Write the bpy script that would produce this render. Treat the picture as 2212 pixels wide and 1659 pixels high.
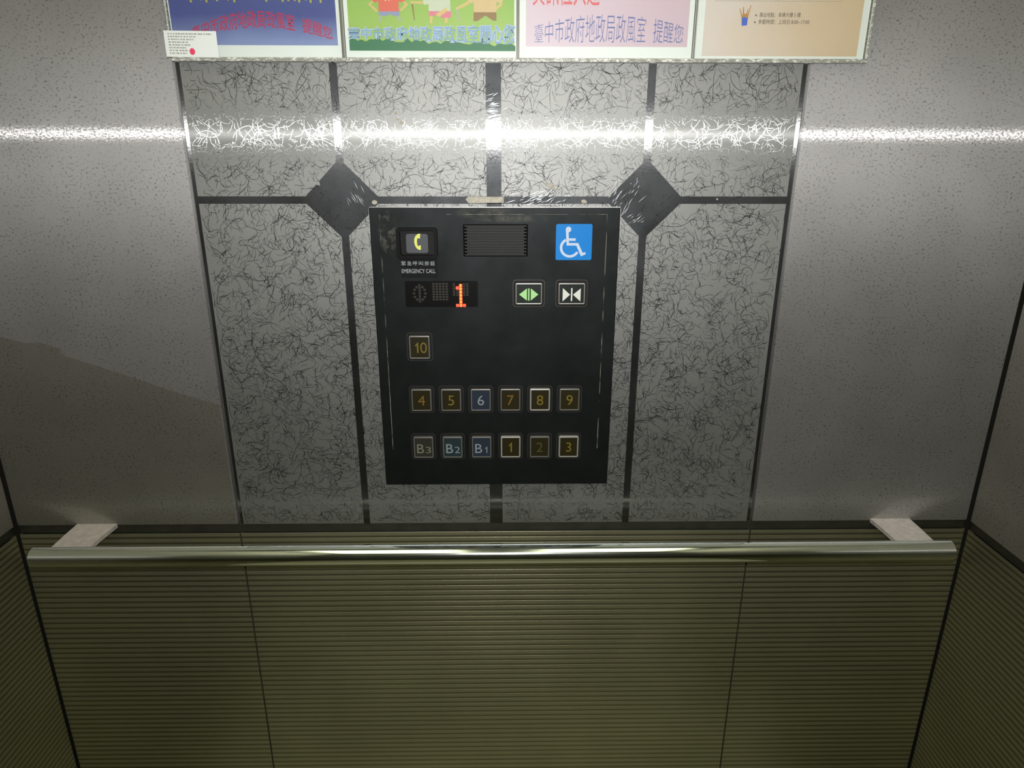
import bpy, bmesh, math, random
import numpy as np
from mathutils import Matrix, Vector

for o in list(bpy.data.objects):
    bpy.data.objects.remove(o, do_unlink=True)
SC = bpy.context.scene
COL = SC.collection
PI = math.pi

# ------------------------------------------------------------------ camera
# metres; the photographed wall is the plane Y=0, the car lies at Y<0, floor Z=0
CAM = Vector((0.0101, -0.8832, 1.42))
F_PX, PITCH, YAW, ROLL = 1468.4, 0.32279, 0.014017, -0.0011447
fwd = Vector((math.sin(YAW)*math.cos(PITCH), math.cos(YAW)*math.cos(PITCH), -math.sin(PITCH)))
rgt = Vector((math.cos(YAW), -math.sin(YAW), 0))
dwn = fwd.cross(rgt)
r2 = math.cos(ROLL)*rgt + math.sin(ROLL)*dwn
d2 = -math.sin(ROLL)*rgt + math.cos(ROLL)*dwn
camd = bpy.data.cameras.new('camera')
cam = bpy.data.objects.new('camera', camd); COL.objects.link(cam)
camd.sensor_fit = 'HORIZONTAL'; camd.sensor_width = 36.0
camd.lens = F_PX/2212*36.0
camd.clip_start = 0.01
m = Matrix((r2, -d2, -fwd)).transposed().to_4x4(); m.translation = CAM
cam.matrix_world = m
SC.camera = cam

# ------------------------------------------------------------------ world, flash, exposure
w = bpy.data.worlds.new('world'); SC.world = w; w.use_nodes = True
w.node_tree.nodes['Background'].inputs[0].default_value = (0.9, 1.0, 0.8, 1)
w.node_tree.nodes['Background'].inputs[1].default_value = 0.004
SC.view_settings.view_transform = 'Standard'
SC.view_settings.look = 'None'
SC.view_settings.exposure = 0.0
SC.view_settings.gamma = 1.0
SC.view_settings.use_curve_mapping = False
FLASH_W = 5.1
LAMP = 2.0
fl = bpy.data.lights.new('camera_flash', 'AREA'); fl.shape = 'DISK'; fl.size = 0.012
fl.energy = FLASH_W; fl.color = (1.0, 0.97, 0.97)
flo = bpy.data.objects.new('camera_flash', fl); COL.objects.link(flo)
fl.spread = math.radians(130)
fm = m.copy(); fm.translation = Vector((0.018, -0.885, 1.472)); flo.matrix_world = fm

# ------------------------------------------------------------------ material helpers
def srgb(r, g, b):
    f = lambda c: (c/255/12.92 if c/255 <= .04045 else ((c/255+.055)/1.055)**2.4)
    return (f(r), f(g), f(b), 1)
class N:
    def __init__(s, name):
        s.m = bpy.data.materials.new(name); s.m.use_nodes = True
        s.t = s.m.node_tree; s.t.nodes.clear()
        s.out = s.n('ShaderNodeOutputMaterial')
    def n(s, kind, **kw):
        x = s.t.nodes.new(kind)
        for k, v in kw.items(): setattr(x, k, v)
        return x
    def set(s, x, **kw):
        for k, v in kw.items():
            i = x.inputs[k.replace('_', ' ')]
            if isinstance(v, bpy.types.NodeSocket): s.t.links.new(v, i)
            else: i.default_value = v
        return x
    def link(s, a, b): s.t.links.new(a, b)
    def math(s, op, a, b=0.0, c=None):
        x = s.n('ShaderNodeMath', operation=op)
        for i, v in enumerate((a, b, c)):
            if v is None: continue
            if isinstance(v, bpy.types.NodeSocket): s.t.links.new(v, x.inputs[i])
            else: x.inputs[i].default_value = v
        return x.outputs[0]
    def coord(s): return s.n('ShaderNodeTexCoord').outputs['Object']
    def noise(s, vec, scale, detail=2.0, rough=0.5, stretch=None):
        if stretch:
            mp = s.n('ShaderNodeMapping'); mp.inputs['Scale'].default_value = stretch
            s.link(vec, mp.inputs['Vector']); vec = mp.outputs[0]
        x = s.n('ShaderNodeTexNoise')
        x.inputs['Scale'].default_value = scale; x.inputs['Detail'].default_value = detail
        x.inputs['Roughness'].default_value = rough
        s.link(vec, x.inputs['Vector']); return x.outputs['Fac']
    def ramp(s, fac, a, b, lo=0.0, hi=1.0):
        x = s.n('ShaderNodeMapRange'); x.clamp = True
        x.inputs['From Min'].default_value = a; x.inputs['From Max'].default_value = b
        x.inputs['To Min'].default_value = lo; x.inputs['To Max'].default_value = hi
        s.link(fac, x.inputs['Value']); return x.outputs[0]
    def mixc(s, fac, a, b):
        x = s.n('ShaderNodeMix', data_type='RGBA')
        for i, v in ((0, fac), (6, a), (7, b)):
            if isinstance(v, bpy.types.NodeSocket): s.t.links.new(v, x.inputs[i])
            else: x.inputs[i].default_value = v
        return x.outputs[2]
    def mixs(s, fac, a, b):
        x = s.n('ShaderNodeMixShader')
        if isinstance(fac, bpy.types.NodeSocket): s.link(fac, x.inputs[0])
        else: x.inputs[0].default_value = fac
        s.link(a, x.inputs[1]); s.link(b, x.inputs[2]); return x.outputs[0]
    def glossy(s, color, rough, aniso=0.0, tangent=None, normal=None):
        x = s.n('ShaderNodeBsdfAnisotropic'); x.distribution = 'GGX'
        for k, v in (('Color', color), ('Roughness', rough), ('Anisotropy', aniso)):
            if isinstance(v, bpy.types.NodeSocket): s.link(v, x.inputs[k])
            else: x.inputs[k].default_value = v
        if tangent:
            c = s.n('ShaderNodeCombineXYZ')
            for i in range(3): c.inputs[i].default_value = tangent[i]
            s.link(c.outputs[0], x.inputs['Tangent'])
        if normal is not None: s.link(normal, x.inputs['Normal'])
        return x.outputs[0]
    def diffuse(s, color):
        x = s.n('ShaderNodeBsdfDiffuse')
        if isinstance(color, bpy.types.NodeSocket): s.link(color, x.inputs[0])
        else: x.inputs[0].default_value = color
        return x.outputs[0]
    def bump(s, h, strength, dist=0.001):
        b = s.n('ShaderNodeBump'); b.inputs['Strength'].default_value = strength
        b.inputs['Distance'].default_value = dist
        s.link(h, b.inputs['Height']); return b.outputs[0]
    def done(s, sh): s.link(sh, s.out.inputs[0]); return s.m

def grey(v): return (v, v, v, 1)
def principled(name, col, rough=0.5, metal=0.0, emit=None, estr=0.0, spec=0.5, var=0.0, vscale=40):
    k = N(name); p = k.n('ShaderNodeBsdfPrincipled')
    if var:
        f = k.noise(k.coord(), vscale, 3)
        c = k.mixc(k.ramp(f, .3, .7), tuple(x*(1-var) for x in col[:3])+(1,), tuple(min(1, x*(1+var)) for x in col[:3])+(1,))
        k.link(c, p.inputs['Base Color'])
    else: p.inputs['Base Color'].default_value = col
    p.inputs['Roughness'].default_value = rough; p.inputs['Metallic'].default_value = metal
    p.inputs['Specular IOR Level'].default_value = spec
    if emit: p.inputs['Emission Color'].default_value = emit; p.inputs['Emission Strength'].default_value = estr
    return k.done(p.outputs[0])

def vibration_steel(name, tint=(1, 1, 0.96), tang=(0, 0, 1)):
    k = N(name); co = k.coord()
    specks = k.ramp(k.noise(co, 400, 2, .6, stretch=(.8, 1, 1)), .56, .66)
    cloud = k.ramp(k.noise(co, 9, 3), .3, .7, .90, 1.05)
    patch = k.ramp(k.noise(co, 22, 2), .30, .55, .25, 1.0)
    sp = k.math('MULTIPLY', k.math('MULTIPLY', specks, patch), .5)
    v = k.math('MULTIPLY', cloud, k.math('SUBTRACT', 1.0, sp))
    def col(f):
        c = k.n('ShaderNodeCombineColor')
        for i in range(3):
            k.link(k.math('MULTIPLY', v, f*tint[i] if isinstance(f, float) else k.math('MULTIPLY', f, tint[i])), c.inputs[i])
        return c.outputs[0]
    nb = k.bump(k.noise(co, 400, 2, .6), .016, .0010)
    grain = k.ramp(k.noise(co, 430, 2, .65, stretch=(.7, 1, 1)), .40, .60, .12, 1.5)
    a = k.glossy(col(k.math('MULTIPLY', grain, STEEL_A)), .235, .93, tang, nb)
    b = k.glossy(col(STEEL_B), .63, .55, tang)
    d = k.diffuse(col(STEEL_D))
    return k.done(k.mixs(.25, k.mixs(.80, a, b), d))
STEEL_A, STEEL_B, STEEL_D = .30, .50, .30

# etched (frosted) stainless and polished stainless of the centre panel
def frosted():
    k = N('frosted_steel'); co = k.coord()
    cloud = k.ramp(k.noise(co, 7, 4), .3, .7, .88, 1.06)
    grain = k.ramp(k.noise(co, 500, 2), .3, .7, .93, 1.05)
    v = k.math('MULTIPLY', cloud, grain)
    def col(f, t=(.975, 1, .955)):
        c = k.n('ShaderNodeCombineColor')
        for i in range(3): k.link(k.math('MULTIPLY', v, f*t[i]), c.inputs[i])
        return c.outputs[0]
    b = k.glossy(col(.36), .57, .22, (0, 0, 1))
    a = k.glossy(col(.5), .26, .90, (0, 0, 1))
    d = k.diffuse(col(.12))
    return k.done(k.mixs(.30, k.mixs(.97, a, b), d))
def polished():
    k = N('polished_steel'); co = k.coord()
    nb = k.bump(k.noise(co, 300, 2), .03, .001)
    haze = k.ramp(k.noise(co, 14, 3), .35, .7, .10, .26)
    a = k.glossy((.34, .35, .34, 1), .31, .86, (0, 0, 1), nb)
    b = k.glossy((.22, .235, .25, 1), .48, .2, (0, 0, 1))
    d = k.diffuse(grey(.012))
    return k.done(k.mixs(.2, k.mixs(haze, a, b), d))
def ribbed_steel(name, dark=False):
    k = N(name); co = k.coord()
    cloud = k.ramp(k.noise(co, 5, 4), .3, .7, .85, 1.08)
    def col(f, t):
        c = k.n('ShaderNodeCombineColor')
        for i in range(3): k.link(k.math('MULTIPLY', cloud, f*t[i]), c.inputs[i])
        return c.outputs[0]
    t = (1.0, .98, .66)
    b = k.glossy(col(.40 if dark else .62, t), .36 if dark else .42, 0)
    d = k.diffuse(col(.04 if dark else .10, t))
    return k.done(k.mixs(.4, b, d))
def faceplate_metal():
    k = N('black_faceplate_metal'); co = k.coord()
    sx = k.n('ShaderNodeSeparateXYZ'); k.link(co, sx.inputs[0]); X, Z = sx.outputs[0], sx.outputs[2]
    cloud = k.ramp(k.noise(co, 18, 4, .6), .35, .7, .8, 1.25)
    # smears near the top edge and a scuffed patch at the top left corner
    def spot(x, z, rx, rz):
        dx = k.math('DIVIDE', k.math('SUBTRACT', X, x), rx); dz = k.math('DIVIDE', k.math('SUBTRACT', Z, z), rz)
        q = k.math('ADD', k.math('MULTIPLY', dx, dx), k.math('MULTIPLY', dz, dz))
        return k.ramp(q, 0.0, 1.0, 1.0, 0.0)
    sm = k.math('MULTIPLY', k.math('MAXIMUM', spot(-.012, 1.353, .04, .009), spot(.02, 1.346, .05, .006)), k.ramp(k.noise(co, 60, 4, .65), .40, .7))
    sc = k.math('MULTIPLY', spot(-.135, 1.328, .013, .030), k.ramp(k.noise(co, 110, 4, .7), .47, .56))
    # outline left by a rectangle of protective film: broken thin lines
    def line(v, at, wd): return k.math('LESS_THAN', k.math('ABSOLUTE', k.math('SUBTRACT', v, at)), wd)
    def inside(v, a, b): return k.math('MULTIPLY', k.math('GREATER_THAN', v, a), k.math('LESS_THAN', v, b))
    ln = k.math('MAXIMUM', k.math('MULTIPLY', k.math('MAXIMUM', line(X, .1425, .00045), line(X, -.1445, .0004)), inside(Z, 1.03, 1.351)),
                k.math('MULTIPLY', line(Z, 1.351, .00035), inside(X, -.06, .1425)))
    ln = k.math('MULTIPLY', ln, k.ramp(k.noise(co, 45, 3), .42, .6))
    dirt = k.math('MINIMUM', k.math('ADD', k.math('ADD', k.math('MULTIPLY', sm, .5), k.math('MULTIPLY', sc, .35)), k.math('MULTIPLY', ln, .9)), 1.0)
    c = k.n('ShaderNodeCombineColor')
    for i, t in enumerate((.038, .043, .044)): k.link(k.math('MULTIPLY', cloud, t), c.inputs[i])
    a = k.glossy(c.outputs[0], .33, .55, (0, 0, 1))
    b = k.glossy(c.outputs[0], .52, .0)
    d = k.diffuse((.005, .006, .005, 1))
    base = k.mixs(.45, k.mixs(.6, a, b), d)
    return k.done(k.mixs(dirt, base, k.diffuse((.17, .165, .14, 1))))
def chrome(name, v=.62, rough=.12, tint=(1, 1, .97), scratch=True):
    k = N(name); co = k.coord()
    n_ = k.noise(co, 60, 4, .6, stretch=(.12, 1, 1))
    r = k.ramp(n_, .3, .75, rough*.75, rough*1.6)
    c = k.mixc(k.ramp(n_, .3, .7), tuple(v*.92*t for t in tint)+(1,), tuple(v*t for t in tint)+(1,))
    return k.done(k.glossy(c, r))
def satin(name, v, dv):
    k = N(name)
    return k.done(k.mixs(.5, k.glossy((v, v, v*.93, 1), .35), k.diffuse((dv, dv, dv*.9, 1))))
def acrylic():
    k = N('clear_acrylic')
    tr = k.n('ShaderNodeBsdfTransparent'); tr.inputs[0].default_value = (.97, .98, .965, 1)
    g = k.glossy(grey(1.0), .08)
    fr = k.n('ShaderNodeFresnel'); fr.inputs[0].default_value = 1.35
    return k.done(k.mixs(k.math('MULTIPLY', fr.outputs[0], .8), tr.outputs[0], g))
def acrylic_edge():
    k = N('acrylic_edge'); co = k.coord()
    f = k.ramp(k.noise(co, 160, 3, .7, stretch=(1, 1, 3)), .50, .66)
    c = k.mixc(f, (.30, .31, .27, 1), (.85, .86, .82, 1))
    p = k.n('ShaderNodeBsdfPrincipled'); k.link(c, p.inputs['Base Color']); p.inputs['Roughness'].default_value = .12
    k.link(k.bump(k.noise(co, 220, 3, .7), .5, .002), p.inputs['Normal'])
    return k.done(p.outputs[0])
def overlay_mat():
    k = N('darkening_overlay'); co = k.coord()
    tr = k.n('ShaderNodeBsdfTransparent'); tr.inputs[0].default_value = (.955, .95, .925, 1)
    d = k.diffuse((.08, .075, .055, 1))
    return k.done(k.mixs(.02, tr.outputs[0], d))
def two_tone(name, a, b, axis, lo, hi, ns=0, rough=.45):
    """printed background whose ink runs from colour a to colour b along one axis of the sheet"""
    k = N(name); sx = k.n('ShaderNodeSeparateXYZ'); co = k.coord(); k.link(co, sx.inputs[0])
    v = sx.outputs[axis]
    if ns: v = k.math('ADD', v, k.math('MULTIPLY', k.math('SUBTRACT', k.noise(co, ns, 3), .5), (hi-lo)*.9))
    c = k.mixc(k.ramp(v, lo, hi), a, b)
    p = k.n('ShaderNodeBsdfPrincipled'); k.link(c, p.inputs['Base Color']); p.inputs['Roughness'].default_value = rough
    return k.done(p.outputs[0])

M = dict(
    steel=vibration_steel('vibration_steel'), steel_side=vibration_steel('vibration_steel_side', (1, .97, .86)),
    frosted=frosted(), polished=polished(), ribbed=ribbed_steel('ribbed_steel'), groove=ribbed_steel('groove_steel', True),
    dark=principled('dark_gap', srgb(22, 22, 16), .6), strip=principled('dark_trim', (.035, .036, .026, 1), .42, .4, var=.2),
    plate=faceplate_metal(), edge_metal=chrome('bright_edge', .55, .3),
    chrome=chrome('rail_chrome', .86, .10, (.94, 1, .96)), bracket=principled('bracket_steel', (.72, .66, .62, 1), .36, .55, var=.12, vscale=120),
    black=principled('black_plastic', srgb(8, 8, 8), .55, spec=.1), well=principled('black_well', srgb(8, 8, 8), .6, spec=.2),
    label_black=principled('label_black', srgb(15, 17, 17), .6, spec=.1),
    bezel_edge=satin('bezel_edge', .10, .035), ring=satin('dull_ring', .34, .10), ring_hi=satin('bright_ring', .62, .30),
    grille=principled('grille_metal', (.024, .026, .024, 1), .5, .2, spec=.2), slit=principled('grille_slit', srgb(8, 8, 7), .8, spec=.05),
    lens=principled('olive_lens', (.013, .011, .003, 1), .35, spec=.3), lens_blue=principled('blue_lens', (.014, .020, .031, 1), .35, spec=.3),
    lens_teal=principled('teal_lens', (.012, .022, .025, 1), .35, spec=.3), lens_grey=principled('grey_lens', (.018, .019, .014, 1), .35, spec=.3),
    lens_black=principled('black_lens', (.012, .016, .014, 1), .25),
    amber=principled('amber_ink', (.125, .090, .012, 1), .5, spec=.2), amber_dim=principled('dim_amber_ink', (.050, .044, .012, 1), .5, spec=.2),
    amber_red=principled('orange_ink', (.125, .072, .010, 1), .5, spec=.2),
    num_white=principled('pale_ink', (.15, .18, .19, 1), .5), num_grey=principled('grey_ink', (.115, .115, .08, 1), .5),
    green=principled('green_ink', (.26, .52, .19, 1), .5), white_ink=principled('white_ink', (.50, .52, .47, 1), .5),
    call_btn=principled('grey_button', (.045, .050, .058, 1), .5, spec=.3), yellow=principled('yellow_ink', (.55, .58, .10, 1), .5),
    label_ink=principled('label_ink', (.28, .30, .31, 1), .5),
    blue=principled('sign_blue', (.004, .165, .50, 1), .5, spec=.15), sign_white=principled('sign_white', (.42, .49, .60, 1), .5, spec=.2),
    disp=principled('display_glass', (.004, .004, .004, 1), .3, spec=.12), led_off=principled('unlit_led', (.020, .019, .014, 1), .5, spec=.2),
    led=principled('lit_led', (.1, .01, 0, 1), .5, emit=(1.0, .035, .008, 1), estr=3.0),
    led_core=principled('lit_led_core', (.1, .01, 0, 1), .5, emit=(1.0, .22, .02, 1), estr=2.6),
    acrylic=acrylic(), acrylic_edge=acrylic_edge(), overlay=overlay_mat(),
    paper=principled('white_paper', (.80, .85, .84, 1), .5), divider=principled('divider_grey', (.20, .20, .17, 1), .3),
    scratch=principled('scratch', (.75, .80, .85, 1), .35, .3), residue=principled('beige_residue', (.36, .34, .28, 1), .7, var=.2, vscale=200),
    ceiling=principled('ceiling_white', (.75, .76, .66, 1), .6), floor=principled('floor_vinyl', (.56, .55, .38, 1), .5, var=.15),
    front=principled('door_steel', (.10, .10, .085, 1), .5, .2),
    lamp=principled('lamp_diffuser', (.8, .8, .7, 1), .5, emit=(1.0, 1.0, .70, 1), estr=LAMP),
)

# ------------------------------------------------------------------ mesh helpers
class B:
    """collects shapes into one mesh"""
    def __init__(s): s.v = []; s.f = []; s.mi = []
    def face(s, pts, mi=0):
        i = len(s.v); s.v += [tuple(p) for p in pts]; s.f.append(tuple(range(i, i+len(pts)))); s.mi.append(mi)
    def box(s, x0, x1, y0, y1, z0, z1, mi=0, bev=0.0):
        bm = bmesh.new()
        bmesh.ops.create_cube(bm, size=1)
        for q in bm.verts:
            q.co = Vector(((x0+x1)/2+q.co.x*(x1-x0), (y0+y1)/2+q.co.y*(y1-y0), (z0+z1)/2+q.co.z*(z1-z0)))
        if bev: bmesh.ops.bevel(bm, geom=bm.edges[:], offset=bev, segments=2, affect='EDGES', profile=.6)
        s.add(bm, mi)
    def add(s, bm, mi=0):
        bm.verts.index_update(); o = len(s.v)
        s.v += [tuple(q.co) for q in bm.verts]
        for f in bm.faces: s.f.append(tuple(o+q.index for q in f.verts)); s.mi.append(mi)
        bm.free()
    def prism(s, pts, y0, y1, mi=0):
        """outline in XZ extruded from y1 (back) to y0 (front, nearer the camera)"""
        n = len(pts); a = sum(pts[i][0]*pts[(i+1) % n][1]-pts[(i+1) % n][0]*pts[i][1] for i in range(n))
        if a < 0: pts = pts[::-1]
        o = len(s.v)
        s.v += [(x, y0, z) for x, z in pts]+[(x, y1, z) for x, z in pts]
        s.f.append(tuple(o+i for i in range(n))); s.mi.append(mi)
        s.f.append(tuple(o+n+i for i in reversed(range(n)))); s.mi.append(mi)
        for i in range(n):
            j = (i+1) % n; s.f.append((o+i, o+n+i, o+n+j, o+j)); s.mi.append(mi)
    def flat(s, pts, y, mi=0):
        n = len(pts); a = sum(pts[i][0]*pts[(i+1) % n][1]-pts[(i+1) % n][0]*pts[i][1] for i in range(n))
        if a < 0: pts = pts[::-1]
        s.face([(x, y, z) for x, z in pts], mi)
    def ring(s, outer, inner, y0, y1, mi=0):
        """frame between two outlines of equal length, front at y0, back at y1"""
        n = len(outer); o = len(s.v)
        for L, y in ((outer, y0), (inner, y0), (outer, y1), (inner, y1)): s.v += [(x, y, z) for x, z in L]
        for i in range(n):
            j = (i+1) % n
            s.f += [(o+i, o+j, o+n+j, o+n+i), (o+2*n+i, o+2*n+j, o+j, o+i), (o+n+i, o+n+j, o+3*n+j, o+3*n+i)]
            s.mi += [mi]*3
    def cyl(s, p0, p1, r, mi=0, n=48, cap=True):
        p0, p1 = Vector(p0), Vector(p1); d = (p1-p0).normalized()
        u = d.orthogonal().normalized(); v = d.cross(u); o = len(s.v)
        for p in (p0, p1):
            for k in range(n):
                a = 2*PI*k/n; s.v.append(tuple(p+r*(math.cos(a)*u+math.sin(a)*v)))
        for k in range(n):
            j = (k+1) % n; s.f.append((o+k, o+j, o+n+j, o+n+k)); s.mi.append(mi)
        if cap:
            s.f.append(tuple(o+k for k in reversed(range(n)))); s.f.append(tuple(o+n+k for k in range(n))); s.mi += [mi]*2
    def build(s, name, mats, parent=None, smooth=False, origin=None):
        if not isinstance(mats, (list, tuple)): mats = [mats]
        me = bpy.data.meshes.new(name)
        me.from_pydata(s.v, [], s.f)
        for mt in mats: me.materials.append(mt)
        me.polygons.foreach_set('material_index', s.mi)
        if smooth:
            me.polygons.foreach_set('use_smooth', [True]*len(s.f))
            me.set_sharp_from_angle(angle=math.radians(35))
        me.update()
        ob = bpy.data.objects.new(name, me); COL.objects.link(ob)
        if parent: ob.parent = parent
        return ob
def rrect(x0, x1, z0, z1, r, n=5):
    pts = []
    for cx, cz, a0 in ((x1-r, z1-r, 0), (x0+r, z1-r, 90), (x0+r, z0+r, 180), (x1-r, z0+r, 270)):
        for k in range(n+1):
            a = math.radians(a0+90*k/n); pts.append((cx+r*math.cos(a), cz+r*math.sin(a)))
    return pts
def empty(name, label=None, cat=None, group=None, kind=None, loc=(0, 0, 0), parent=None):
    o = bpy.data.objects.new(name, None); COL.objects.link(o); o.location = loc
    o.empty_display_size = .05
    tag(o, label, cat, group, kind)
    if parent: o.parent = parent
    return o
def tag(o, label=None, cat=None, group=None, kind=None):
    for k, v in (('label', label), ('category', cat), ('group', group), ('kind', kind)):
        if v: o[k] = v
    return o
def text_into(b, string, box, y, mi=0, warp=None, keep=False, weight=0.0):
    """lettering laid flat in the XZ plane, fitted to box = (x0, x1, z0, z1)"""
    cu = bpy.data.curves.new('t', 'FONT'); cu.body = string; cu.size = 1; cu.resolution_u = 4; cu.offset = weight
    ob = bpy.data.objects.new('t', cu); COL.objects.link(ob)
    bpy.context.view_layer.update()
    me = bpy.data.meshes.new_from_object(ob.evaluated_get(bpy.context.evaluated_depsgraph_get()))
    vs = [v.co.copy() for v in me.vertices]; fs = [tuple(p.vertices) for p in me.polygons]
    bpy.data.objects.remove(ob); bpy.data.curves.remove(cu); bpy.data.meshes.remove(me)
    if not vs: return
    xa, xb = min(v.x for v in vs), max(v.x for v in vs); ya, yb = min(v.y for v in vs), max(v.y for v in vs)
    x0, x1, z0, z1 = box; o = len(b.v)
    if keep:
        s_ = (z1-z0)/(yb-ya); cx = (x0+x1)/2; x0, x1 = cx-s_*(xb-xa)/2, cx+s_*(xb-xa)/2
    for v in vs:
        u, t = (v.x-xa)/(xb-xa), (v.y-ya)/(yb-ya)
        if warp: lo, hi = warp(u); z = lo+t*(hi-lo)
        else: z = z0+t*(z1-z0)
        b.v.append((x0+u*(x1-x0), y, z))
    for f in fs: b.f.append(tuple(o+i for i in f)); b.mi.append(mi)

# ------------------------------------------------------------------ the car: walls, ceiling, floor
XW, YF, ZC = .7005, -1.55, 2.26
SEAM, TT, TB = .3765, .9093, .8958        # seam position, top and bottom of the dark strip
PITCH_RIB = .0093

fl_ = B(); fl_.box(-.8, .8, YF-.1, .1, -.05, 0); tag(fl_.build('floor', M['floor']), kind='structure')
ce = B(); ce.box(-.8, .8, YF-.1, .1, ZC, ZC+.05); ceo = tag(ce.build('ceiling', M['ceiling']), kind='structure')
for sx in (-1, 1):
    lp = B(); x0, x1 = sorted((sx*.14, sx*.63)); lp.box(x0, x1, -1.42, -.28, ZC-.012, ZC-.001, bev=.003)
    lp.build('light_panel', M['lamp'], ceo)
fw = B(); fw.box(-.8, .8, YF-.06, YF, 0, ZC); fwo = tag(fw.build('wall_front', M['front']), kind='structure')

def rib_profile(ztop, zbot):
    """(depth, z) going down: flat rib, rounded shoulders, groove"""
    out = []; k = 0
    z = ztop
    while z > zbot:
        for t, d in ((0, .00006), (.01, 0), (.59, 0), (.60, .00006)):
            zz = z-t*PITCH_RIB
            if zz > zbot: out.append((d, zz))
        z -= PITCH_RIB
    return out
RIB = rib_profile(.8950, .06)
def ribbed_back(x0, x1, parent):
    b = B()
    for (d, z), (d2_, z2) in zip(RIB, RIB[1:]):
        b.face([(x0, d, z), (x0, d2_, z2), (x1, d2_, z2), (x1, d, z)], 1 if d > 0 and d2_ > 0 else 0)
    for x in (x0, x1):
        for (d, z), (d2_, z2) in zip(RIB, RIB[1:]):
            b.face([(x, d, z), (x, .006, z), (x, .006, z2), (x, d2_, z2)])
    return b.build('ribbed_panel', [M['ribbed'], M['groove']], parent)

wb = B(); wb.box(-.80, .80, .0085, .06, 0, ZC)
wall_back = tag(wb.build('wall_back', M['dark']), kind='structure')
G = .0016                                       # half of the open joint between two panels
def plate(x0, x1, z0, z1, name='steel_panel'):
    b = B(); b.box(x0, x1, 0, .0095, z0, z1, bev=.0016); return b.build(name, M['steel'], wall_back)
left_plate = plate(-XW+.003, -SEAM-G, TT, ZC-.002)
right_plate = plate(SEAM+G, XW-.003, TT, ZC-.002)
for x0, x1 in ((-XW+.003, -SEAM-.0012), (-SEAM+.0012, SEAM-.0012), (SEAM+.0012, XW-.003)):
    ribbed_back(x0, x1, wall_back)
tb = B(); tb.box(-XW+.003, XW-.003, .0035, .0085, TB-.001, TT+.001)
tag(tb.build('trim_1', M['strip']), kind='structure')

# ---- centre panel: frosted field, polished bands and diamonds, fine polished hairs
random.seed(11); rng = np.random.default_rng(5)
ep = B()
PX = SEAM-G
ep.box(-PX, PX, 0, .0095, TT, ZC-.002, mi=0, bev=.0012)
yb = -.00003
bands = [(-PX+.001, -.3695, TT+.001, ZC-.01), (.3690, PX-.001, TT+.001, ZC-.01),
         (-.1945, -.1850, TT, ZC-.01), (.1845, .1942, TT, ZC-.01), (-.0095, .0090, TT, ZC-.01),
         (-.3695, .3690, 1.3636, 1.3727), (-.3695, .3690, 1.80, 1.809)]
for x0, x1, z0, z1 in bands: ep.flat([(x0, z0), (x1, z0), (x1, z1), (x0, z1)], yb, 1)
for cx in (-.1905, .1895):
    q = .0495
    ep.flat([(cx-q, 1.3683), (cx, 1.3683-q), (cx+q, 1.3683), (cx, 1.3683+q)], yb-.00001, 1)
# hairs: curly strokes 8 to 40 mm long, about half a millimetre wide
def hairs(count):
    V, Fc = [], []; base = len(ep.v)
    nseg = 8
    for h in range(count):
        if h % 7 == 0:                          # clumps
            cx, cz = rng.uniform(-.37, .37), rng.uniform(TT, 1.60); 
        if h % 7 in (0, 1, 2):
            x, z = cx+rng.normal(0, .0032), cz+rng.normal(0, .0032)
        else:
            x, z = rng.uniform(-.37, .37), rng.uniform(TT, 1.60)
        if -.150 < x < .150 and .985 < z < 1.35: continue
        L = min(.050, .005+rng.exponential(.010)); wd = rng.uniform(.00017, .00036)
        a = rng.uniform(0, 2*PI); kv = rng.normal(0, 70); st = L/nseg; pts = []
        for i in range(nseg+1):
            pts.append((x, z, a)); x += st*math.cos(a); z += st*math.sin(a); a += kv*st+rng.normal(0, .22)
        if any(abs(p[0]) > .3695 or p[1] < TT+.0012 for p in pts): continue
        o = base+len(V)
        for i, (px_, pz_, pa) in enumerate(pts):
            ww = wd*(.35+.65*math.sin(PI*min(1, max(0, i/nseg)))**.6) if 0 < i < nseg else wd*.3
            nx, nz = -math.sin(pa)*ww, math.cos(pa)*ww
            V += [(px_+nx, yb-.00002, pz_+nz), (px_-nx, yb-.00002, pz_-nz)]
        for i in range(nseg): Fc.append((o+2*i, o+2*i+1, o+2*i+3, o+2*i+2))
    ep.v += V; ep.f += Fc; ep.mi += [1]*len(Fc)
hairs(15500)
# scratches where film and tape were scraped off, and leftover glue
def scratches(cx, cz, sx, sz, ang, n, L):
    for k in range(n):
        x, z = cx+random.gauss(0, sx), cz+random.gauss(0, sz); a = ang+random.gauss(0, .12); l = L*random.uniform(.3, 1); wd = random.uniform(.0001, .00028)
        dx, dz = math.cos(a)*l/2, math.sin(a)*l/2; nx, nz = -math.sin(a)*wd, math.cos(a)*wd
        ep.flat([(x-dx, z-dz), (x+nx, z+nz), (x+dx, z+dz), (x-nx, z-nz)], yb-.00004, 2)
scratches(-.172, 1.366, .008, .006, math.radians(-64), 13, .014)
scratches(.158, 1.371, .008, .009, math.radians(56), 26, .018)
scratches(.176, 1.345, .010, .004, math.radians(40), 12, .012)
scratches(.178, 1.392, .003, .006, math.radians(75), 6, .008)
scratches(0, 1.474, .004, .008, math.radians(12), 30, .012)
scratches(.055, 1.370, .018, .0035, math.radians(20), 26, .014)
scratches(.070, 1.372, .010, .004, math.radians(28), 10, .012)
ep.flat([(-.0330, 1.3724), (.0115, 1.3724), (.0120, 1.3650), (-.0322, 1.3644), (-.036, 1.369)], yb-.00005, 3)
ep.flat([(-.235, 1.3905), (-.217, 1.3905), (-.2165, 1.3855), (-.222, 1.3868), (-.228, 1.3845), (-.236, 1.3825)], yb-.00005, 0)
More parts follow.
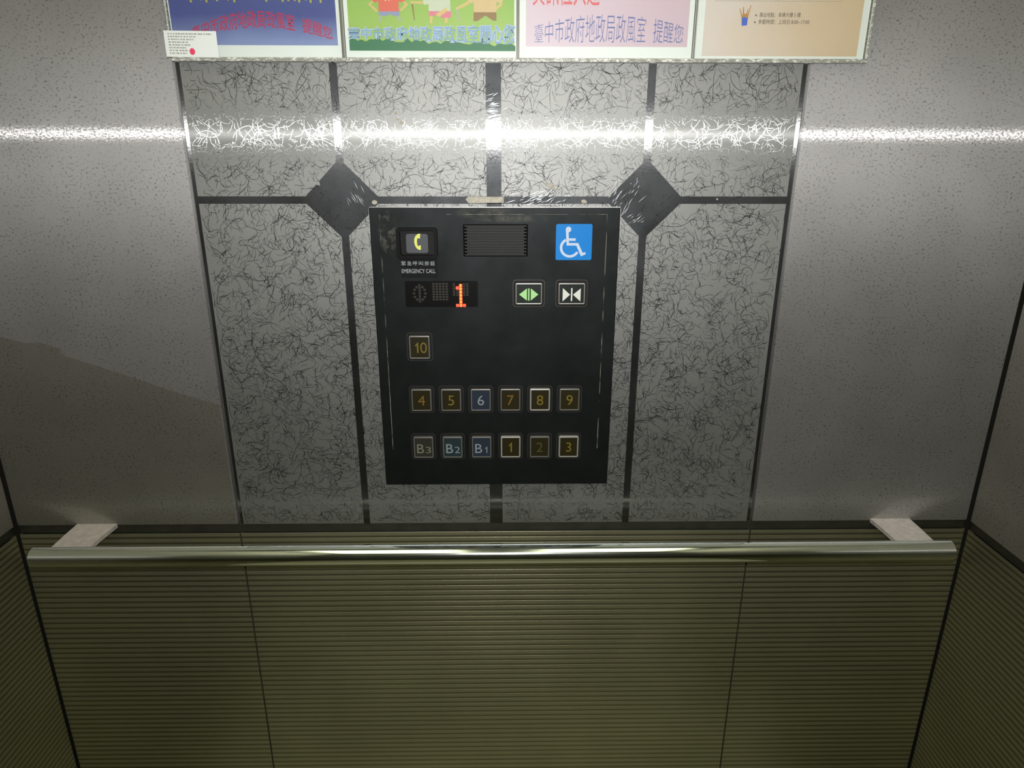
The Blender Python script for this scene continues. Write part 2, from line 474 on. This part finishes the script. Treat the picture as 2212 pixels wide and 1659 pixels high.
for x, z, s_ in ((.0695, 1.386, .006), (.0760, 1.383, .004), (-.118, 1.470, .003), (-.116, 1.463, .003), (-.112, 1.459, .004), (.113, 1.3665, .004), (.281, 1.3695, .002), (-.150, 1.3655, .004)):
    ep.flat([(x+s_*random.uniform(.5, 1)*math.cos(t*PI/4), z+s_*random.uniform(.4, .8)*math.sin(t*PI/4)) for t in range(8)], yb-.00005, 3)
ep.build('etched_panel', [M['frosted'], M['polished'], M['scratch'], M['residue']], wall_back)

# ---- thin see-through sheet darkening the lower part of the left plate, ragged upper edge
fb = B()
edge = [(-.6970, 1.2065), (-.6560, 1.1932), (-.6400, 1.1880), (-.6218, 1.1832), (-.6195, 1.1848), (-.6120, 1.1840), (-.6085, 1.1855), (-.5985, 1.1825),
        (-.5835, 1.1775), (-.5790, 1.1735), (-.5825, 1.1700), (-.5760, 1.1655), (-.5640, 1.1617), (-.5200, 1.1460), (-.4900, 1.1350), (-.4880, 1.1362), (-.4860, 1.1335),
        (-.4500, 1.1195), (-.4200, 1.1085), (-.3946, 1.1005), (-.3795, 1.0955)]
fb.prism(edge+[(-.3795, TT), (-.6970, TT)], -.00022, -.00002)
fb.build('dark_overlay', M['overlay'], left_plate)

# ---- side walls
for sx, side in ((-1, 'left'), (1, 'right')):
    b = B(); x0, x1 = sorted((sx*(XW+.0095), sx*(XW+.06))); b.box(x0, x1, YF, .06, 0, ZC)
    wo = tag(b.build('wall_'+side, M['dark']), kind='structure')
    y1 = -.0035; ym = -.62
    for ya, yb_ in ((ym+.0016, y1), (YF+.003, ym-.0016)):
        p = B(); x0, x1 = sorted((sx*XW, sx*(XW+.0095))); p.box(x0, x1, ya, yb_, TT, ZC-.002, bev=.0015)
        p.build('steel_panel', M['steel_side'], wo)
        rb = B()
        for (d, z), (d2_, z2) in zip(RIB, RIB[1:]):
            q = [(sx*(XW+d), ya, z), (sx*(XW+d), yb_, z), (sx*(XW+d2_), yb_, z2), (sx*(XW+d2_), ya, z2)]
            rb.face(q if sx > 0 else q[::-1], 1 if d > 0 and d2_ > 0 else 0)
            for y in (ya, yb_):
                rb.face([(sx*(XW+d), y, z), (sx*(XW+.0095), y, z), (sx*(XW+.0095), y, z2), (sx*(XW+d2_), y, z2)])
        rb.build('ribbed_panel', [M['ribbed'], M['groove']], wo)
    t = B(); x0, x1 = sorted((sx*(XW+.0035), sx*(XW+.0095))); t.box(x0, x1, YF+.003, y1, TB-.001, TT+.001)
    tag(t.build('trim_2' if sx < 0 else 'trim_3', M['strip']), kind='structure')

# ------------------------------------------------------------------ handrail
hr = empty('handrail', 'shiny steel tube handrail running across the ribbed lower wall on two flat brackets', 'handrail', loc=(0, 0, .898))
hr.rotation_euler = (0, -.0011, 0); hr.location.z += .0005   # the rail sits very slightly out of level
RO, RZ, RR = .065, 0.0, .0141
b = B(); b.cyl((-.634, -RO, RZ), (.6335, -RO, RZ), RR, n=64)
tube = b.build('rail_tube', M['chrome'], hr, smooth=True)
for sx in (-1, 1):
    b = B()
    # flat bar from the wall to the top of the tube, a little narrower at the wall
    o_ = [(sx*.610, -.062), (sx*.558, -.062), (sx*.556, -.030), (sx*.553, 0), (sx*.611, 0), (sx*.611, -.030)]
    top, bot = .0136, .0078; n = len(o_)
    for zz, fl2 in ((top, sx < 0), (bot, sx > 0)):
        pts = [(x, y, zz) for x, y in o_]; b.face(pts if not fl2 else pts[::-1])
    for i in range(n):
        j = (i+1) % n; q = [(*o_[i], bot), (*o_[j], bot), (*o_[j], top), (*o_[i], top)]
        b.face(q if sx < 0 else q[::-1])
    bo = b.build('bracket', M['bracket'], hr)
    bv = bo.modifiers.new('bevel', 'BEVEL'); bv.width = .0008; bv.segments = 2

# ------------------------------------------------------------------ car operating panel
cop = empty('control_panel', 'black metal control panel with floor buttons and red digit display on etched steel wall', 'control panel', loc=(0, 0, 0))
PX0, PX1, PZ0, PZ1, PY = -.1575, .1592, .9745, 1.3597, -.0042
b = B(); b.box(PX0, PX1, PY, 0, PZ0, PZ1, bev=.0012)
b.box(PX0+.0006, PX1-.0006, PY+.0004, -.0004, PZ1-.0008, PZ1+.0003, mi=1)
b.box(PX0-.0002, PX0+.0004, PY+.0006, -.0004, PZ0+.002, PZ1-.001, mi=1)
b.box(PX1-.0004, PX1+.0002, PY+.0006, -.0004, PZ0+.002, PZ1-.001, mi=1)
b.build('faceplate', [M['plate'], M['edge_metal']], cop)

# emergency call: guard frame, well, button with telephone, caption plate
ec = empty('emergency_call_button', 'square grey call button with yellow telephone in black guard frame', parent=cop)
b = B()
o_ = rrect(-.1240, -.0722, 1.2965, 1.3352, .004); i_ = rrect(-.1195, -.0765, 1.3010, 1.3318, .003)
b.ring(o_, i_, PY-.0075, PY, 0); b.build('guard_frame', M['black'], ec)
b = B(); b.flat(rrect(-.1200, -.0760, 1.3005, 1.3322, .002), PY-.0004); b.build('well', M['well'], ec)
b = B(); b.prism(rrect(-.1119, -.0842, 1.3035, 1.3275, .003), PY-.0045, PY); b.build('button_cap', M['call_btn'], ec)
b = B()
ph = [(545, 262), (508, 266), (470, 300), (450, 350), (447, 410), (462, 470), (490, 512), (520, 530), (545, 524), (546, 452), (512, 462), (500, 470), (492, 430), (490, 385), (497, 340), (538, 340)]
b.flat([(-.0981+(x-490)*8.2e-5, 1.3158-(z-420)*7.6e-5) for x, z in ph], PY-.0046); b.build('telephone_symbol', M['yellow'], ec)
lb = empty('caption_plate', 'small black plate with white emergency call caption', parent=cop)
b = B(); b.prism(rrect(-.1207, -.0739, 1.2717, 1.2963, .001), PY-.0012, PY); b.build('plate', M['label_black'], lb)
b = B()
for i, ch in enumerate('緊急呼叫按鈕'):
    x = -.1197+i*.00742; text_into(b, ch, (x, x+.0056, 1.2873, 1.2927), PY-.0013)
text_into(b, 'EMERGENCY CALL', (-.1196, -.0764, 1.2775, 1.2828), PY-.0013)
b.build('lettering', M['label_ink'], lb)

# speaker grille
b = B()
gx0, gx1, gz0, gz1 = -.0398, .0424, 1.2985, 1.3389
b.ring(rrect(gx0, gx1, gz0, gz1, .001), rrect(gx0+.0009, gx1-.0009, gz0+.0009, gz1-.0009, .0006), PY-.0001, PY, 1)
b.flat(rrect(gx0+.0009, gx1-.0009, gz0+.0009, gz1-.0009, .0006), PY-.0001, 1)
nsl = 19; sp_ = (gz1-gz0-.0022)/nsl
for k in range(nsl):
    z = gz0+.0012+k*sp_
    ins = .0048 if k % 2 else .0018
    b.box(gx0+ins, gx1-ins, PY-.0012, PY, z+.00036, z+sp_-.00036)
b.build('speaker_grille', [M['grille'], M['slit']], cop)

# wheelchair sign
ws = empty('wheelchair_sign', 'square blue sticker with white wheelchair symbol', parent=cop)
b = B(); b.prism(rrect(.0781, .1242, 1.2940, 1.3393, .0022), PY-.0008, PY); b.build('sign_plate', M['blue'], ws)
b = B(); sc = lambda x, z: (.1011+(x-1249)*7.7e-5, 1.3166-(z-404)*7.55e-5)
ys = PY-.0009
b.flat([sc(1155+46*math.cos(a*PI/12), 193+46*math.sin(a*PI/12)) for a in range(24)], ys)
b.flat([sc(*p) for p in ((1110, 195), (1158, 225), (1167, 420), (1130, 460))], ys-.00002)
b.flat([sc(*p) for p in ((1130, 460), (1165, 418), (1322, 418), (1290, 460))], ys-.00004)
b.flat([sc(*p) for p in ((1322, 418), (1402, 585), (1372, 640), (1290, 460))], ys-.00006)
b.flat([sc(*p) for p in ((1396, 582), (1444, 570), (1452, 606), (1372, 640))], ys-.00008)
b.flat([sc(*p) for p in ((1160, 340), (1278, 340), (1278, 381), (1160, 381))], ys-.0001)
arc = [math.radians(118+212*k/32) for k in range(33)]
for a0, a1 in zip(arc, arc[1:]):
    b.flat([sc(1185+r*math.cos(a), 495-r*math.sin(a)) for r, a in ((125, a0), (167, a0), (167, a1), (125, a1))], ys-.00003)
b.build('wheelchair_symbol', M['sign_white'], ws)

# floor display: lit digit 1, unlit matrix and arrow
dp = empty('floor_display', 'black display window with a red lit digit 1', parent=cop)
b = B(); b.prism(rrect(-.1168, -.0222, 1.2330, 1.2672, .002), PY-.0006, PY); b.build('display_window', M['disp'], dp)
E = 8.19e-5; dc = lambda x, z: (-.0445+(x-1157)*0+ (x-1235)*E*.98, 1.2482-(z-1310)*7.9e-5)
yd = PY-.0008; b = B()
lit = {(0, r) for r in range(7)} | {(-1, 1), (-1, 6), (1, 6)}
for cidx, r in sorted(lit):
    cx, cz = dc(1235+cidx*55, 1145+r*55); q = .0021
    if (cidx, r) == (-1, 1): cx += .0002; cz += .0012
    if r == 6: cz -= .0001
    b.flat(rrect(cx-q*.95, cx+q*.95, cz-q*.95, cz+q*.95, .0007, 3), yd)
    if cidx == 0: b.flat(rrect(cx-q*.5, cx+q*.5, cz-q*.8, cz+q*.8, .0005, 3), yd-.00005, 1)
b.build('lit_digit', [M['led'], M['led_core']], dp)
b = B()
for c_ in range(5):
    for r in range(7):
        x, z = dc(797+c_*53, 1118+r*43); b.flat(rrect(x-.0016, x+.0016, z-.0012, z+.0012, .0003, 2), yd)
        if (c_-2, r) not in lit and not (c_ == 1 and r < 3):
            x, z = dc(1127+c_*54, 1122+r*36)
            if r < 6 and c_ != 2: b.flat(rrect(x-.0015, x+.0015, z-.0010, z+.0010, .0003, 2), yd)
for k in range(12):
    a = k*PI/6
    if k in (3, 9): continue
    x, z = dc(570+92*math.cos(a), 1275+120*math.sin(a)); b.flat(rrect(x-.0016, x+.0016, z-.0014, z+.0014, .0004, 2), yd)
for k in range(7):
    x, z = dc(570, 1140+k*45); b.flat(rrect(x-.0015, x+.0015, z-.0014, z+.0014, .0003, 2), yd)
b.build('unlit_dots', M['led_off'], dp)

# push buttons: bezel, chrome ring, lens and mark, each one a part of the panel
def button_meshes(hw, hh, depth):
    b1 = B(); b1.ring(rrect(-hw, hw, -hh, hh, .0045), rrect(-hw+.0009, hw-.0009, -hh+.0009, hh-.0009, .004), -.0007, 0, 1)
    b1.flat(rrect(-hw+.0009, hw-.0009, -hh+.0009, hh-.0009, .004), -.0003, 0)
    o_ = bpy.data.objects
    bez = b1.build('bezel', [M['well'], M['bezel_edge']])
    rw, rh = hw-.0031, hh-.0036
    b2 = B(); n_ = 5
    prof = [(0, 0), (.0000, -depth+.0012), (.0006, -depth+.0002), (.0012, -depth), (.0020, -depth+.0002), (.0022, -depth+.0008)]
    loops = [[(x, y, z) for x, z in rrect(-rw+i, rw-i, -rh+i, rh-i, max(.0006, .0022-i))] for i, y in prof]
    n = len(loops[0])
    for L in loops: b2.v += L
    for li in range(len(loops)-1):
        for i in range(n):
            j = (i+1) % n; b2.f.append((li*n+i, (li+1)*n+i, (li+1)*n+j, li*n+j)); b2.mi.append(0)
    ring = b2.build('ring', M['ring'], smooth=True)
    b3 = B(); q = .0021; b3.flat(rrect(-rw+q, rw-q, -rh+q, rh-q, .0006), -depth+.0007)
    lens = b3.build('lens', M['lens'])
    return [bez, ring, lens]
def place_button(name, proto, first, x, z, label, mark, ink, lens_m, ring_m):
    e = empty(name, label, parent=cop, loc=(x, PY, z))
    for p in proto:
        c = p if first else p.copy()
        if not first: c.data = p.data.copy(); COL.objects.link(c)
        c.parent = e
        if c.data.name.startswith('ring'): c.data.materials[0] = ring_m
        if c.data.name.startswith('lens'): c.data.materials[0] = lens_m
    mark.build('mark', ink, e)
    return e
def one_into(b, x, z0, z1, y, sw):
    """upright figure 1 with its slanted flag, stem ending at x"""
    h = z1-z0
    b.flat([(x-sw, z0), (x, z0), (x, z1), (x-sw*.8, z1), (x-sw, z1-h*.12)], y)
    b.flat([(x-sw, z1-h*.30), (x-sw, z1-h*.13), (x-h*.30, z1-h*.26), (x-h*.30, z1-h*.36)], y)
DEP = .0050
proto = button_meshes(.0171, .0197, DEP)
ym = -DEP+.0006
def numeral(s):
    b = B()
    if s[0] == 'B':
        text_into(b, 'B', (-.0090, .0006, -.0087, .0050), ym)
        if s[1] == '1': one_into(b, .0078, -.0087, .0010, ym, .0012)
        else: text_into(b, s[1], (.0028, .0102, -.0087, .0010), ym, weight=-.008)
    elif s == '1': one_into(b, .0018, -.0075, .0068, ym, .0020)
    elif s == '10':
        one_into(b, -.0015, -.0075, .0068, ym, .0020); text_into(b, '0', (.0010, .0098, -.0077, .0070), ym, weight=-.004)
    else:
        text_into(b, s, (0, 0, -.0075, .0068), ym, keep=True, weight=-.004)
    return b
rows = [(1.1790, [('10', -.1008)]), (1.1043, [(s, -.1012+i*.04048) for i, s in enumerate('456789')]),
        (1.0342, [(s, -.1012+i*.0406) for i, s in enumerate(('B3', 'B2', 'B1', '1', '2', '3'))])]
first = True
for z, row in rows:
    for s, x in row:
        ink = {'6': 'num_white', 'B1': 'num_white', 'B2': 'num_white', 'B3': 'num_grey', '2': 'amber_dim', '7': 'amber_red', '4': 'amber_red'}.get(s, 'amber')
        ln = {'6': 'lens_blue', 'B1': 'lens_blue', 'B2': 'lens_teal', 'B3': 'lens_grey'}.get(s, 'lens')
        rg = 'ring_hi' if s in ('8', '1', '3') else 'ring'
        cname = {'lens': 'dark olive', 'lens_blue': 'blue', 'lens_teal': 'blue green', 'lens_grey': 'dark grey'}[ln]
        place_button('floor_button', proto, first, x, z, f'{cname} push button marked {s}', numeral(s), M[ink], M[ln], M[rg])
        first = False
proto2 = button_meshes(.0209, .0180, DEP)
def tri(pts, c): return [((x-c[0])*8.2e-5, -(z-c[1])*8.2e-5) for x, z in pts]
b = B(); c_ = (487, 1284)
for pts in (((333, 1292), (457, 1195), (457, 1390)), ((475, 1195), (497, 1195), (497, 1390), (475, 1390)), ((518, 1195), (518, 1390), (637, 1292))): b.flat(tri(pts, c_), ym)
place_button('door_open_button', proto2, True, .0441, 1.2507, 'door open button with green arrows', b, M['green'], M['lens_black'], M['ring'])
b = B(); c_ = (1213, 1288)
for pts in (((1070, 1195), (1186, 1300), (1068, 1408)), ((1201, 1195), (1223, 1195), (1221, 1400), (1199, 1400)), ((1354, 1200), (1232, 1300), (1352, 1408))): b.flat(tri(pts, c_), ym)
place_button('door_close_button', proto2, False, .1000, 1.2507, 'door close button with white arrows', b, M['white_ink'], M['lens_black'], M['ring'])

# ------------------------------------------------------------------ acrylic holder and its four posters
HZ0, HZ1, HX0, HX1 = 1.5250, 1.86, -.3735, .4400
ho = empty('poster_holder', 'clear acrylic poster holder with four pockets hung above the etched panel', 'poster holder', loc=(0, 0, 0))
b = B(); b.box(HX0, HX1, -.0035, -.0008, HZ0, HZ1, bev=.0006); b.build('back_sheet', M['divider'], ho)
b = B(); b.box(HX0, HX1, -.0100, -.0036, HZ0, HZ0+.0042, bev=.0008); b.build('bottom_ledge', M['acrylic_edge'], ho)
for x in (-.1733, .0288, .2345):
    b = B(); b.box(x-.0011, x+.0011, -.0085, -.0036, HZ0+.0045, HZ1, bev=.0004); b.build('divider', M['divider'], ho)
b = B(); b.box(HX1-.0020, HX1, -.0100, -.0036, HZ0+.0045, HZ1, bev=.0005); b.build('end_strip', M['acrylic_edge'], ho)
b = B(); b.box(HX0, HX0+.0012, -.0100, -.0036, HZ0+.0045, HZ1, bev=.0004); b.build('end_strip', M['acrylic_edge'], ho)
for x0, x1 in ((HX0+.0014, -.1746), (-.1720, .0275), (.0301, .2332), (.2358, HX1-.0024)):
    b = B(); b.box(x0, x1, -.0096, -.0082, HZ0+.0045, HZ1); b.build('pocket_front', M['acrylic'], ho)

YP = -.0050
def poster(label, x0, x1, z0, pic, pm, z1=1.835):
    t = empty('poster', label, 'poster', 'posters in the acrylic holder', loc=(0, 0, 0))
    b = B(); b.box(x0, x1, YP, YP+.0004, z0, z1); b.build('paper', M['paper'], t)
    if pic: 
        b = B(); b.flat([(pic[0], pic[2]), (pic[1], pic[2]), (pic[1], pic[3]), (pic[0], pic[3])], YP-.0001); b.build('printed_background', pm, t)
    return t
YI = YP-.0002
def ink(name, c, r=.5): return principled(name, c, r)

# 1: blue poster with red lettering
m1 = two_tone('blue_print', (.24, .30, .55, 1), (.085, .105, .32, 1), 2, 1.545, 1.575, 9)
p1 = poster('blue poster with red arched lettering in the first pocket from the left', -.3712, -.1766, HZ0+.0048, (-.3700, -.1805, 1.5425, 1.80), m1)
red = ink('red_lettering', (.50, .045, .11, 1))
arch1 = lambda u: (1.5458+.0125*(1-(2*u-1)**2)*1.0+.002, 1.5605+.0185*(1-(2*u-1)**2))
b = B(); text_into(b, '臺中市政府地政局政風室', (-.3475, -.2285, 0, 0), YI, warp=lambda u: arch1(u*.76), weight=.007)
text_into(b, '提醒您', (-.2200, -.1860, 0, 0), YI, warp=lambda u: arch1(.80+u*.2), weight=.007); b.build('red_lettering', red, p1)
yl = ink('yellow_lettering', (.42, .42, .12, 1))
for ks in (range(0, 10), range(13, 26)):
    b = B()
    for k in ks:
        x = -.352+k*.0062+random.uniform(-.001, .001); h = random.uniform(.002, .006)
        b.flat([(x, 1.5925-h), (x+.0022, 1.5925-h-.0005), (x+.0030, 1.5990), (x+.0062, 1.5990), (x+.0062, 1.612), (x, 1.612)], YI-.00002*(k % 2))
    b.build('yellow_lettering', yl, p1)
# 2: green poster with three figures
m2 = two_tone('green_print', (.36, .52, .13, 1), (.30, .50, .12, 1), 2, 1.55, 1.60, 12)
p2 = poster('green poster with three cartoon figures and pale blue lettering in the second pocket', -.1715, .0270, HZ0+.0048, (-.1668, .0245, 1.5370, 1.80), m2)
def pk(x, y): return (-.1716+(x-50)*9.66e-5, 1.5977-y*9.62e-5)     # poster drawing grid
hx = []
b = B(); pts = [pk(95, 630), pk(2095, 630)]
for k in range(41):
    x = 2095-k*50; pts.append(pk(x, 535+(x-1100)*.03+random.uniform(-34, 22)))
b.flat(pts, YI); b.build('hedge', ink('hedge_ink', (.05, .19, .10, 1)), p2)
skin = ink('skin_ink', (.66, .50, .22, 1)); skin2 = ink('face_ink', (.80, .52, .26, 1))
def fig(shapes, name):
    b = B(); mats = []
    for mt, pts in shapes:
        if mt not in mats: mats.append(mt)
        b.flat([pk(*q) for q in pts], YI-.00004-.00003*len(b.f), mats.index(mt))
    b.build(name, mats, p2)
rd, bl, wh, pkc, tn, br, gy = (ink('shirt_red', (.72, .16, .12, 1)), ink('shorts_blue', (.28, .33, .52, 1)), ink('shirt_white', (.58, .64, .52, 1)),
    ink('shorts_pink', (.72, .22, .32, 1)), ink('shirt_tan', (.66, .50, .28, 1)), ink('trousers_brown', (.30, .19, .09, 1)), ink('socks_grey', (.40, .44, .38, 1)))
oval = lambda cx, cy, rx, ry: [(cx+rx*math.cos(t*PI/10), cy+ry*math.sin(t*PI/10)) for t in range(20)]
fig([(skin, [(400, 90), (345, 130), (440, 215), (455, 190), (380, 130), (430, 95)]), (skin, [(770, 90), (825, 130), (735, 205), (720, 185), (785, 130), (745, 95)]),
     (gy, [(470, 250), (500, 250), (495, 310), (465, 310)]), (gy, [(690, 250), (715, 250), (735, 305), (700, 310)]),
     (bl, [(468, 190), (715, 190), (715, 250), (640, 255), (600, 232), (560, 255), (470, 250)]),
     (rd, [(480, 30), (720, 30), (795, 85), (745, 110), (708, 95), (708, 205), (470, 205), (470, 95), (420, 110), (385, 80)]),
     (wh, [(510, 35), (640, 35), (595, 95), (575, 65), (555, 100)]), (skin2, oval(590, -120, 180, 160))], 'figure_in_red')
fig([(skin, [(850, 95), (1010, 95), (1010, 125), (850, 120)]), (br, [(860, 125), (880, 125), (895, 300), (885, 300)]),
     (skin, [(1075, 250), (1110, 250), (1100, 330), (1070, 330)]), (skin, [(1250, 255), (1290, 255), (1285, 325), (1250, 325)]),
     (pkc, [(1062, 190), (1325, 190), (1325, 270), (1210, 272), (1190, 235), (1140, 250), (1062, 250)]),
     (wh, [(1060, 60), (1320, 60), (1320, 200), (1062, 200), (1062, 125), (1010, 135), (995, 85)]), (skin, [(1140, 235), (1270, 160), (1290, 195), (1180, 265)]),
     (skin2, oval(1165, -90, 215, 170))], 'figure_in_white')
fig([(skin, [(1530, 90), (1380, 165), (1390, 190), (1550, 125)]), (skin, [(1930, 90), (1945, 130), (1870, 185), (1855, 165)]), (gy, [(1375, 180), (1400, 180), (1440, 310), (1425, 318)]),
     (br, [(1598, 195), (1868, 195), (1868, 300), (1830, 300), (1735, 245), (1640, 305), (1592, 305)]),
     (tn, [(1590, 30), (1880, 30), (1950, 80), (1930, 115), (1868, 100), (1868, 210), (1598, 210), (1598, 105), (1555, 120), (1515, 70)]), (skin2, oval(1725, -110, 180, 130))], 'figure_in_tan')
b = B()
w2 = lambda u: (pk(0, 497+u*62)[1], pk(0, 384-u*45)[1])
text_into(b, '臺中市政府地政局政風室關心您', (pk(100, 0)[0], pk(2085, 0)[0], 0, 0), YI-.0006, warp=w2)
halo = B(); w3 = lambda u: (w2(u)[0]-.0010, w2(u)[1]+.0010)
text_into(halo, '臺中市政府地政局政風室關心您', (pk(88, 0)[0], pk(2097, 0)[0], 0, 0), YI-.0005, warp=w3, weight=.055)
halo.build('lettering_outline', ink('pale_outline', (.46, .56, .74, 1)), p2)
b.build('blue_lettering', ink('pale_blue_lettering', (.20, .36, .68, 1)), p2)
# 3: pink poster with blue lettering
m3 = two_tone('pink_print', (.68, .56, .66, 1), (.64, .50, .58, 1), 0, .05, .22, 14)
p3 = poster('pink poster with thin blue arched lettering in the third pocket', .0305, .2328, HZ0+.0048, (.0380, .2270, 1.5420, 1.80), m3)
b = B(); arch3 = lambda u: (1.5463, 1.5640+.0125*(1-(2*u-1)**2))
text_into(b, '臺中市政府地政局政風室', (.0480, .1775, 0, 0), YI, warp=lambda u: arch3(u*.76), weight=-.012)
text_into(b, '提醒您', (.1865, .2215, 0, 0), YI, warp=lambda u: arch3(.80+u*.2), weight=-.008); b.build('blue_lettering', ink('blue_lettering', (.13, .17, .42, 1)), p3)
b = B(); text_into(b, '資訊恆久遠', (.0455, .1225, 1.5845, 1.622), YI); text_into(b, '一漏永流傳', (.1400, .2150, 1.5915, 1.624), YI); b.build('red_lettering', ink('coral_lettering', (.70, .16, .18, 1)), p3)
# 4: cream poster with small clip art and two lines
m4 = two_tone('cream_print', (.70, .62, .58, 1), (.66, .50, .31, 1), 0, .27, .44, 10)
p4 = poster('cream and peach poster with small black print in the rightmost pocket', .2362, .4365, HZ0+.0048, (.2450, .4285, 1.5325, 1.80), m4)
b = B()
for x, a in ((.2555, 0), (.2985, .0), (.3290, 0), (.3655, 0), (.4025, 0)): b.flat([(x-.00018, 1.5902), (x+.00018, 1.5902), (x+.00018, 1.64), (x-.00018, 1.64)], YI)
b.flat([(.2555, 1.5900), (.4025, 1.5900), (.4025, 1.5904), (.2555, 1.5904)], YI); b.build('table_lines', ink('table_line', (.36, .33, .32, 1)), p4)
b = B()
text_into(b, '★', (.3030, .3060, 1.5742, 1.5772), YI); text_into(b, '展出地點：本棟大樓 5 樓', (.3085, .3565, 1.5735, 1.5785), YI)
text_into(b, '★', (.3025, .3055, 1.5670, 1.5700), YI); text_into(b, '參觀時間：上班日 8:00~17:00', (.3080, .3675, 1.5663, 1.5713), YI)
b.build('black_lettering', ink('black_print', (.10, .085, .075, 1)), p4)
b = B()
b.flat([(.2880, 1.5735), (.2955, 1.5740), (.2950, 1.5650), (.2890, 1.5645)], YI, 0)
for x, dx, h, mi in ((.2885, -.0035, .0085, 1), (.2900, -.001, .010, 2), (.2930, .0015, .0080, 1), (.2945, .003, .012, 1)):
    b.flat([(x-.0007, 1.5730), (x+.0009, 1.5730), (x+dx+.0005, 1.5740+h), (x+dx-.0003, 1.5740+h)], YI-.00005, mi)
b.flat([(.2875, 1.5738), (.2958, 1.5740), (.2935, 1.5775), (.2890, 1.5765)], YI-.0001, 1)
b.build('brush_pot', [ink('pot_blue', (.08, .16, .60, 1)), ink('brush_orange', (.52, .27, .09, 1)), ink('brush_brown', (.28, .22, .14, 1))], p4)

# licence card stuck over the lower left corner of the holder
lc = empty('licence_card', 'small white printed card with red dot stuck over a corner of the blue poster', 'card', loc=(-.3483, -.0104, 1.5427))
lc.rotation_euler = (0, math.radians(.6), 0)
b = B(); b.box(-.0300, .0300, 0, .0006, -.0138, .0138, bev=.0002); b.build('card_sheet', M['paper'], lc)
b = B()
for r in range(8):
    z = .0105-r*.0029; x = -.0255; end = (.0255, .006, .004, -.003, .0, -.006, -.004, -.006)[r]
    while x < end:
        w_ = random.uniform(.0012, .0032); b.flat([(x, z-.0007), (min(x+w_, end), z-.0007), (min(x+w_, end), z+.0007), (x, z+.0007)], -.0001); x += w_+random.uniform(.0004, .0016)
b.build('print', ink('card_print', (.36, .36, .34, 1)), lc)
b = B(); b.flat([(.0005+.0032*math.cos(t*PI/12), -.0078+.0036*math.sin(t*PI/12)) for t in range(24)], -.00015); b.build('red_dot', ink('stamp_red', (.80, .06, .14, 1)), lc)
